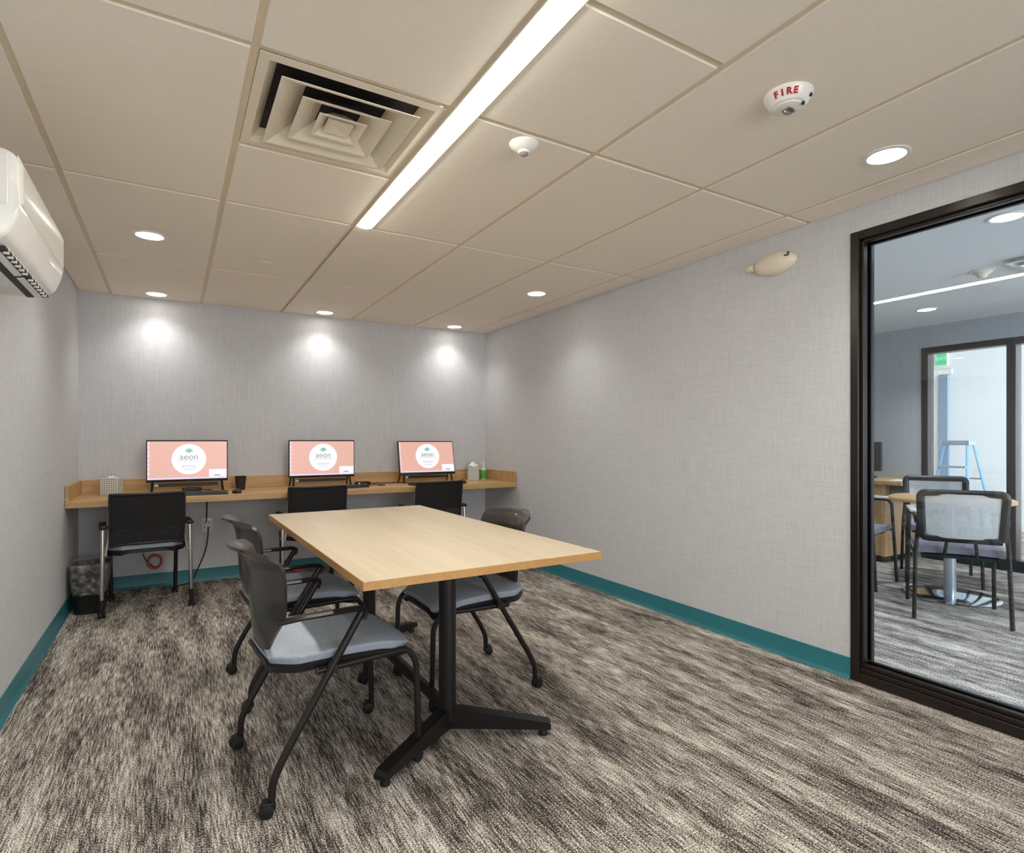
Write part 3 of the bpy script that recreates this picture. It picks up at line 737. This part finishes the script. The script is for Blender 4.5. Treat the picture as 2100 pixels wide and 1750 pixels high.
m1 = make_monitor('desktop_computer', 'salmon screen computer on the counter above the chair by the waste bin', 0)
m1.location = (.103, 5.10, dz)
m2 = dup(m1, (1.112, 5.10, dz), 0, 'middle salmon screen computer on the counter')
m3 = make_monitor('desktop_computer', 'tilted salmon screen computer next to the tissue box with tissue', 13)
m3.location = (2.075, 5.07, dz); m3.rotation_euler = (0, 0, R(-2))

kb0 = None
for i, (x, y, rz, lab) in enumerate(((.16, 4.83, -4, 'black keyboard in front of the computer nearest the waste bin'),
                         (1.16, 4.86, 2, 'black keyboard in front of the middle computer, mostly behind a chair'),
                         (2.02, 4.86, 0, 'black keyboard in front of the tilted computer'))):
    if kb0 is None:
        kb0 = thing('keyboard', lab, 'keyboard', (x, y, dz), R(rz), 'keyboards on the counter')
        bm = nb(); prism(bm, [(-.065, 0), (.065, 0), (.065, .016), (.055, .020), (-.06, .010), (-.065, .007)], -.2, .2, lambda p, q, t: (t, p, q)); obj('keyboard_base', bm, 'black_plastic', kb0)
        for r in range(5):
            bm = nb()
            for k in range(15):
                xx = -.188 + k * .0252; yy = -.05 + r * .022; zz = .0115 + r * .0019
                box(bm, (xx, yy, zz), (xx + .0215, yy + .018, zz + .006))
            obj('key_row', bm, 'dark_print', kb0)
    else: dup(kb0, (x, y, dz), R(rz), lab)
ms0 = None
for x, y, rz, lab in ((.42, 4.83, 10, 'black mouse between keyboard and wire pencil cup'), (1.40, 4.88, 80, 'black mouse beside the middle computer'), (2.33, 4.86, 0, 'black mouse at the edge of the chair nearest the right wall')):
    if ms0 is None:
        ms0 = thing('computer_mouse', lab, 'mouse', (x, y, dz), R(rz), 'mice on the counter')
        bm = nb(); lathe(bm, [(0, .034), (.012, .033), (.022, .028), (.029, .018), (.031, .006), (.029, 0), (0, 0)], 24, None, 1.0, 1.75); obj('shell', bm, 'black_plastic', ms0, 60)
        bm = nb(); tube(bm, [(-.003, .03, .031), (.003, .03, .031)], .006, 10); obj('scroll_wheel', bm, 'chrome', ms0, 50)
    else: dup(ms0, (x, y, dz), R(rz), lab)
# pencil cup of dark wire mesh
pc = thing('pencil_cup', 'dark wire mesh pencil cup beside the computer nearest the bin', 'pencil cup', (.475, 5.15, dz))
bm = nb(); lathe(bm, [(.032, 0), (.043, .105), (.0445, .108), (.0415, .108), (.031, .004), (0, .004), (0, 0)], 28)
obj('cup', bm, mesh_mat('cup_wire', (48, 42, 38), 500, 0.57), pc, 60)
bm = nb(); tube(bm, [(.043 * math.cos(a * math.pi / 12), .043 * math.sin(a * math.pi / 12), .107) for a in range(25)], .0028, 8); obj('rim', bm, 'black_metal', pc, 60)
bm = nb(); tube(bm, [(.032 * math.cos(a * math.pi / 12), .032 * math.sin(a * math.pi / 12), .003) for a in range(25)], .003, 8); obj('base_ring', bm, 'black_metal', pc, 60)
def tissue_box(label, loc, rz, tissue_big):
    t = thing('tissue_box', label, 'tissue box', loc, rz, 'tissue boxes on the counter')
    bm = nb(); box(bm, (-.056, -.056, 0), (.056, .056, .128), .002, 1); obj('carton', bm, 'card', t)
    bm = nb(); h = .055 if tissue_big else .014
    def f(u, v):
        a = 2 * math.pi * u
        r = (.022 + (.026 if tissue_big else .0) * math.sin(math.pi * min(1, v * 1.15))) * (1 - .55 * v) * (1 + .25 * math.sin(3 * a + 4 * v))
        return (r * math.cos(a) * 1.3, r * math.sin(a), .124 + h * v + .006 * math.sin(5 * a) * v)
    rg = [[bm.verts.new(f(k / 24, j / 8)) for k in range(24)] for j in range(9)]
    for A, B in zip(rg, rg[1:]):
        for k in range(24): bm.faces.new((A[k], A[(k + 1) % 24], B[(k + 1) % 24], B[k]))
    bm.faces.new(rg[-1]); bm.faces.new(rg[0][::-1]); obj('tissue', bm, 'tissue', t, 60)
tissue_box('pale patterned tissue box behind the chair by the waste bin', (-.385, 5.12, dz), R(-14), False)
tissue_box('tissue box with a white tissue puffing out near the right corner', (2.615, 5.215, dz), R(-20), True)
bt = thing('sanitizer_bottle', 'clear pump bottle with a bright green label beside the tissue box', 'bottle', (2.742, 5.225, dz))
bm = nb(); lathe(bm, [(0, 0), (.026, 0), (.029, .004), (.029, .10), (.022, .118), (.012, .124), (.012, .132), (0, .132)], 28); obj('bottle_body', bm, 'clear_plastic', bt, 40)
bm = nb(); lathe(bm, [(.0296, .012), (.0300, .014), (.0300, .092), (.0296, .094)], 28); obj('label_band', bm, 'green_label', bt, 40)
bm = nb(); tube(bm, [(0, 0, .13), (0, 0, .168)], .007, 10); tube(bm, [(.006, 0, .168), (-.035, 0, .170)], .0065, 10); obj('pump', bm, 'white_plastic', bt, 50)
# power bricks and cables on the counter
for x, y, lab in ((1.46, 5.10, 'black power adapter lying to the side of the middle computer'), (.13, 5.15, 'black power adapter under the computer nearest the waste bin')):
    pb = thing('power_adapter', lab, 'adapter', (x, y, dz), R(8))
    bm = nb(); box(bm, (-.065, -.03, 0), (.065, .03, .032), .006, 2); obj('brick', bm, 'black_plastic', pb, 40)
    bm = nb(); tube(bm, fillet([(.06, 0, .016), (.11, .01, .006), (.16, .05, .004), (.12, .10, .004)], .03), .003, 8); obj('lead', bm, 'black_plastic', pb, 60)
def cable(name, label, pts, r, mat, rad=.06):
    bm = nb(); tube(bm, fillet(pts, rad), r, 8); return tag(obj(name, bm, mat, None, 60), label, 'cable')
cable('desk_cable', 'thin dark cable along the counter between the middle and tilted computers', [(1.52, 5.17, dz + .004), (1.62, 5.24, dz + .004), (1.72, 5.19, dz + .004), (1.80, 5.22, dz + .004), (1.90, 5.16, dz + .004)], .004, 'black_plastic')
cable('desk_cable', 'short brownish cable loop on the counter by the middle mouse', [(1.50, 5.00, dz + .004), (1.58, 5.04, dz + .004), (1.64, 4.98, dz + .004), (1.56, 4.96, dz + .004)], .0035, 'wire_mesh', .03)

# outlet and cords under the counter
ol = thing('wall_outlet', 'white double outlet plate on the back wall under the counter', 'outlet', (.243, YB, .458))
bm = nb(); box(bm, (-.040, -.008, -.058), (.040, 0, .058), .003, 2); obj('plate', bm, 'white_plastic', ol, 40)
for sx in (-1, 1):
    bm = nb(); box(bm, (sx * .019 - .013, -.0105, -.036), (sx * .019 + .013, -.007, .036), .002, 1); rc = obj('receptacle', bm, 'ivory', ol)
    for z in (-.018, .018):
        bm = nb(); box(bm, (sx * .019 - .006, -.0115, z - .006), (sx * .019 - .003, -.0105, z + .006)); box(bm, (sx * .019 + .003, -.0115, z - .006), (sx * .019 + .006, -.0105, z + .006)); obj('slot', bm, 'black_plastic', rc)
cable('hanging_cable', 'black power cord hanging from the outlet to the carpet', [(.25, YB - .02, .44), (.25, YB - .05, .40), (.235, YB - .05, .26), (.17, YB - .05, .10), (.13, YB - .06, .006), (.02, YB - .10, .006)], .0045, 'black_plastic')
cable('hanging_cable', 'black power cord rising from the outlet to the counter', [(.238, YB - .02, .48), (.240, YB - .03, .55), (.245, YB - .012, .702)], .0045, 'black_plastic')
oc1 = [(-.12 + .045 * math.cos(a * .55), YB - .035 - .002 * a, .205 + .05 * math.sin(a * .55)) for a in range(24)]
cable('orange_cable_coil', 'coiled orange cable hanging on the wall behind the chair by the bin', oc1, .008, 'orange', .004)
cable('black_data_cable', 'thin black cable beside the orange coil', [(-.20, YB - .02, .27), (-.185, YB - .03, .22), (-.13, YB - .03, .16)], .004, 'black_plastic', .03)
oc2 = [(.93 + .05 * math.cos(a * .6), 5.15 + .05 * math.sin(a * .6), .014 + .0022 * a) for a in range(20)]
cable('orange_cable_coil', 'small orange cable coil on the carpet under the middle of the counter', oc2, .008, 'orange', .004)

# ------------------------------------------------------------------ waste bin
wb = thing('waste_bin', 'black waste bin lined with a crumpled clear bag in the corner', 'waste bin', (-.480, 4.835, 0))
def rr_ring(bm, hw, hd, z, n=40, p=5.0, jitter=0.0):
    out = []
    for k in range(n):
        a = 2 * math.pi * k / n; c, s = math.cos(a), math.sin(a)
        r = 1 / ((abs(c) ** p + abs(s) ** p) ** (1 / p))
        j = 1 + jitter * (random.random() - .5)
        out.append(bm.verts.new((hw * r * c * j, hd * r * s * j, z + jitter * .12 * (random.random() - .5))))
    return out
def bridge(bm, rings):
    for A, B in zip(rings, rings[1:]):
        n = len(A)
        for k in range(n): bm.faces.new((A[k], A[(k + 1) % n], B[(k + 1) % n], B[k]))
bm = nb(); rg = [rr_ring(bm, .083, .125, .0), rr_ring(bm, .105, .155, .305), rr_ring(bm, .109, .159, .308), rr_ring(bm, .109, .159, .316), rr_ring(bm, .100, .150, .316), rr_ring(bm, .080, .120, .010)]
bridge(bm, rg); bm.faces.new(rg[0][::-1]); bm.faces.new(rg[-1]); obj('bin_body', bm, 'black_plastic', wb, 50)
bm = nb()
rg = [rr_ring(bm, .093, .140, .13, 64, 5, .05), rr_ring(bm, .098, .147, .16, 64, 5, .07), rr_ring(bm, .104, .153, .20, 64, 5, .07), rr_ring(bm, .108, .158, .25, 64, 5, .06), rr_ring(bm, .112, .162, .29, 64, 5, .05), rr_ring(bm, .113, .163, .325, 64, 5, .05),
      rr_ring(bm, .103, .153, .332, 64, 5, .06), rr_ring(bm, .092, .142, .30, 64, 5, .08), rr_ring(bm, .086, .135, .22, 64, 5, .1)]
bridge(bm, rg); obj('bin_bag', bm, 'bag', wb, 60)

# ------------------------------------------------------------------ meeting table
tb = thing('meeting_table', 'rectangular maple topped meeting table on two black pedestals', 'table', (.926, 2.585, 0), R(.6))
TZ, TW, TL = .737, .450, .897
bm = nb(); box(bm, (-TW, -TL, TZ - .026), (TW, TL, TZ), .0015, 1); obj('table_top', bm, 'wood_table', tb)
bm = nb()
for lo, hi in (((-TW - .002, -TL - .002, TZ - .0275), (TW + .002, -TL, TZ - .001)), ((-TW - .002, TL, TZ - .0275), (TW + .002, TL + .002, TZ - .001)), ((-TW - .002, -TL, TZ - .0275), (-TW, TL, TZ - .001)), ((TW, -TL, TZ - .0275), (TW + .002, TL, TZ - .001))): box(bm, lo, hi)
obj('edge_band', bm, 'edge', tb)
PY = .505
for s in (-1, 1):
    y0 = s * PY
    bm = nb(); lathe(bm, [(0, .06), (.034, .06), (.034, TZ - .036), (0, TZ - .036)], 28, Matrix.Translation((0, y0, 0))); ped = obj('pedestal_column', bm, 'black_metal', tb, 40)
    bm = nb(); box(bm, (-.30, y0 - .03, TZ - .038), (.30, y0 + .03, TZ - .0275), .003, 1); obj('top_plate', bm, 'black_metal', tb)
    for sx in (-1, 1):
        bm = nb()
        A = Vector((sx * .0, y0, 0)); B = Vector((sx * .345, y0 + s * .215, 0)); d = (B - A).normalized(); nrm = Vector((-d.y, d.x, 0)); ln = (B - A).length
        prof = [(0.0, .030), (0.0, .105), (.05, .105), (ln - .012, .056), (ln, .045), (ln, .028), (ln * .5, .030)]
        prism(bm, prof, -.024, .024, lambda p, q, t: A + d * p + nrm * t + Vector((0, 0, q))); ft = obj('foot', bm, 'black_metal', tb)
        bm = nb(); lathe(bm, [(0, 0), (.017, 0), (.017, .012), (.010, .03), (0, .03)], 16, Matrix.Translation(A + d * (ln - .03))); obj('glide', bm, 'rubber', ft, 40)
bm = nb(); box(bm, (-.012, -PY, .075), (.012, PY, .125), .003, 1); obj('stretcher', bm, 'black_metal', tb)

# ------------------------------------------------------------------ nesting chairs round the table
def caster(bm, x, y, rz=0.0):
    mt = Matrix.Translation((x, y, 0)) @ Matrix.Rotation(rz, 4, 'Z')
    for s in (-1, 1):
        lathe(bm, [(0, -.007), (.017, -.007), (.0215, -.005), (.0215, .005), (.017, .007), (0, .007)], 20, mt @ Matrix.Translation((-.014, s * .0125, .0215)) @ Matrix.Rotation(R(90), 4, 'X'))
    box(bm, (-.034, -.0055, .016), (.012, .0055, .044), .004, 1, mt); box(bm, (-.030, -.0205, .040), (.004, .0205, .047), .003, 1, mt)
    lathe(bm, [(0, .035), (.011, .035), (.011, .066), (0, .066)], 12, mt)
def make_nesting(label, seat_mat):
    t = thing('nesting_chair', label, 'chair', group='nesting chairs round the meeting table')
    cv = [(-.03, .402, .055), (-.12, .404, .075), (-.185, .418, .088), (-.222, .455, .100), (-.236, .51, .135), (-.242, .57, .172), (-.246, .63, .198), (-.250, .69, .210), (-.256, .735, .214), (-.268, .768, .212), (-.290, .790, .205), (-.306, .798, .190), (-.320, .800, .155)]
    def back(u, v):
        s = v * (len(cv) - 1); i = min(int(s), len(cv) - 2); f = s - i
        x, z, w = (cv[i][k] * (1 - f) + cv[i + 1][k] * f for k in range(3))
        q = 2 * u - 1
        wrap = min(1, max(0, (z - .45) / .12))
        return (x + .062 * wrap * abs(q) ** 2.2 , q * w, z - .012 * max(0, (z - .74) / .06) * abs(q) ** 3)
    bm = nb(); sheet(bm, back, 16, 44, .012); obj('back_shell', bm, 'shell', t, 60)
    def seat(u, v):
        q = 2 * u - 1; x = -.225 + .47 * v
        w = .232 * (1 - .10 * (1 - v) ** 2) * (1 - .28 * max(0, (v - .8) / .2) ** 2.2) * (1 - .30 * max(0, (.18 - v) / .18) ** 1.5)
        z = .452 + .010 * math.cos(math.pi * (v - .4)) - .030 * max(0, (v - .72) / .28) ** 2 - .012 * (1 - q * q) * (1 - v) + .004
        edge = abs(q) ** 5
        return (x, q * w, z - .018 * edge)
    bm = nb(); sheet(bm, seat, 30, 26, .032); sc_ = obj('seat_cushion', bm, seat_mat, t, 60)
    bv = sc_.modifiers.new('soft_edge', 'BEVEL'); bv.width = .012; bv.segments = 3; bv.limit_method = 'ANGLE'; bv.angle_limit = R(50)
    def pan(u, v):
        p = seat(u, v); return (p[0] * 1.01, p[1] * 1.015, p[2] - .027)
    bm = nb(); sheet(bm, pan, 14, 14, .022); obj('seat_pan', bm, 'black_plastic', t, 60)
    for s in (-1, 1):
        bm = nb(); tube(bm, fillet([(.050, s * .246, .580), (-.205, s * .246, .165), (-.236, s * .246, .10), (-.238, s * .246, .055)], .07), .0125, 12); rl = obj('rear_leg', bm, 'bronze', t, 60)
        bm = nb(); caster(bm, -.238, s * .246, 0.3 * s); obj('caster', bm, 'rubber', rl, 40)
        bm = nb(); tube(bm, fillet([(-.10, s * .235, .408), (.225, s * .225, .412), (.262, s * .222, .36), (.270, s * .222, .055)], .06), .0115, 12); fl = obj('front_leg', bm, 'bronze', t, 60)
        bm = nb(); caster(bm, .270, s * .222, -.4 * s); obj('caster', bm, 'rubber', fl, 40)
        # arm: flat blade from the shell, bending down to meet the leg
        bm = nb(); tube(bm, fillet([(-.205, s * .212, .578), (-.150, s * .244, .592), (.035, s * .248, .592), (.062, s * .247, .582), (.048, s * .247, .556)], .02), .017, 12, (.55, 1.35)); obj('armrest', bm, 'black_plastic', t, 60)
        bm = nb(); tube(bm, [(-.030, s * .235, .408), (-.030, -s * .01, .404)], .010, 10); obj('seat_support', bm, 'bronze', t, 60)
        bm = nb(); lathe(bm, [(0, -.014), (.016, -.014), (.018, -.01), (.018, .01), (.016, .014), (0, .014)], 16, Matrix.Translation((-.05, s * .243, .414)) @ Matrix.Rotation(R(90), 4, 'X')); obj('hinge', bm, 'black_plastic', t, 50)
    return t
n1 = make_nesting('brown shelled nesting chair nearest the camera, pulled up to the table', 'blue_fabric')
n1.location = (.478, 2.165, 0); n1.rotation_euler = (0, 0, R(5))
dup(n1, (.512, 2.925, 0), R(2.6), 'second brown nesting chair on the same side, behind the nearest one')
dup(n1, (1.217, 2.50, 0), R(180), 'lone nesting chair on the wall side of the table')

# ------------------------------------------------------------------ chairs at the counter
def make_desk_chair(label):
    t = thing('desk_chair', label, 'chair', group='black back chairs at the counter')
    for s in (-1, 1):
        bm = nb(); tube(bm, [(-.235, s * .256, .10), (-.225, s * .252, .30), (-.205, s * .250, .565)], .0125, 12); rl = obj('rear_leg', bm, 'chrome', t, 60)
        bm = nb(); tube(bm, [(-.236, s * .257, .06), (-.234, s * .256, .115)], .015, 12); obj('leg_sleeve', bm, 'black_plastic', rl, 50)
        bm = nb(); caster(bm, -.236, s * .257, .2 * s); obj('caster', bm, 'rubber', rl, 40)
        bm = nb(); tube(bm, fillet([(-.05, s * .235, .405), (.20, s * .215, .405), (.215, s * .205, .36), (.225, s * .200, .055)], .05), .0135, 12); fl = obj('front_leg', bm, 'black_metal', t, 60)
        bm = nb(); caster(bm, .225, s * .200, .2 * s); obj('caster', bm, 'rubber', fl, 40)
        bm = nb(); box(bm, (-.225, s * .250 - .022, .568), (.03, s * .250 + .022, .592), .008, 2); obj('armrest', bm, 'black_plastic', t, 50)
        bm = nb(); tube(bm, [(-.205, s * .235, .395), (-.198, s * .216, .52), (-.215, s * .214, .70)], .010, 10); obj('back_upright', bm, 'chrome', t, 60)
        bm = nb(); tube(bm, [(-.225, s * .252, .395), (-.04, s * .238, .395)], .010, 10); obj('side_rail', bm, 'chrome', t, 60)
    def back(u, v):
        q = 2 * u - 1; w = .208 + .004 * v
        return (-.202 - .045 * v - .022 * (1 - q * q), q * w, .462 + .333 * v - .012 * (q ** 6) * (1 - v))
    fr = nb(); n = 14
    loop = [back(i / n, 0) for i in range(n)] + [back(1, i / n) for i in range(n)] + [back(1 - i / n, 1) for i in range(n)] + [back(0, 1 - i / n) for i in range(n + 1)]
    tube(fr, loop, .010, 8); obj('back_frame', fr, 'black_plastic', t, 60)
    bm = nb(); sheet(bm, back, 14, 12, .003); obj('back_panel', bm, 'chair_mesh', t, 60)
    bm = nb(); sheet(bm, lambda u, v: tuple(a + b for a, b in zip(back(u, .30 + .68 * v), (.006, 0, 0))), 14, 8, .004); obj('back_pad', bm, 'black_plastic', t, 60)
    def seat(u, v):
        q = 2 * u - 1; x = -.205 + .43 * v
        w = .22 * (1 - .25 * max(0, (v - .8) / .2) ** 2) * (1 - .34 * max(0, (.25 - v) / .25) ** 1.6)
        return (x, q * w, .442 - .03 * max(0, (v - .75) / .25) ** 2 - .012 * abs(q) ** 8)
    bm = nb(); sheet(bm, seat, 16, 16, .038); obj('seat_cushion', bm, 'blue_fabric', t, 60)
    bm = nb(); sheet(bm, lambda u, v: (seat(u, v)[0] * 1.01, seat(u, v)[1] * 1.04, seat(u, v)[2] - .032), 14, 14, .028); obj('seat_pan', bm, 'black_plastic', t, 60)
    return t
d1 = make_desk_chair('black backed chair with chrome legs at the counter beside the waste bin')
d1.location = (-.163, 4.82, 0); d1.rotation_euler = (0, 0, R(90 + 5))
dup(d1, (.965, 4.80, 0), R(90 - 1), 'black backed counter chair facing the middle computer, behind the table')
dup(d1, (1.965, 4.80, 0), R(90 + 1), 'black backed counter chair facing the tilted computer')
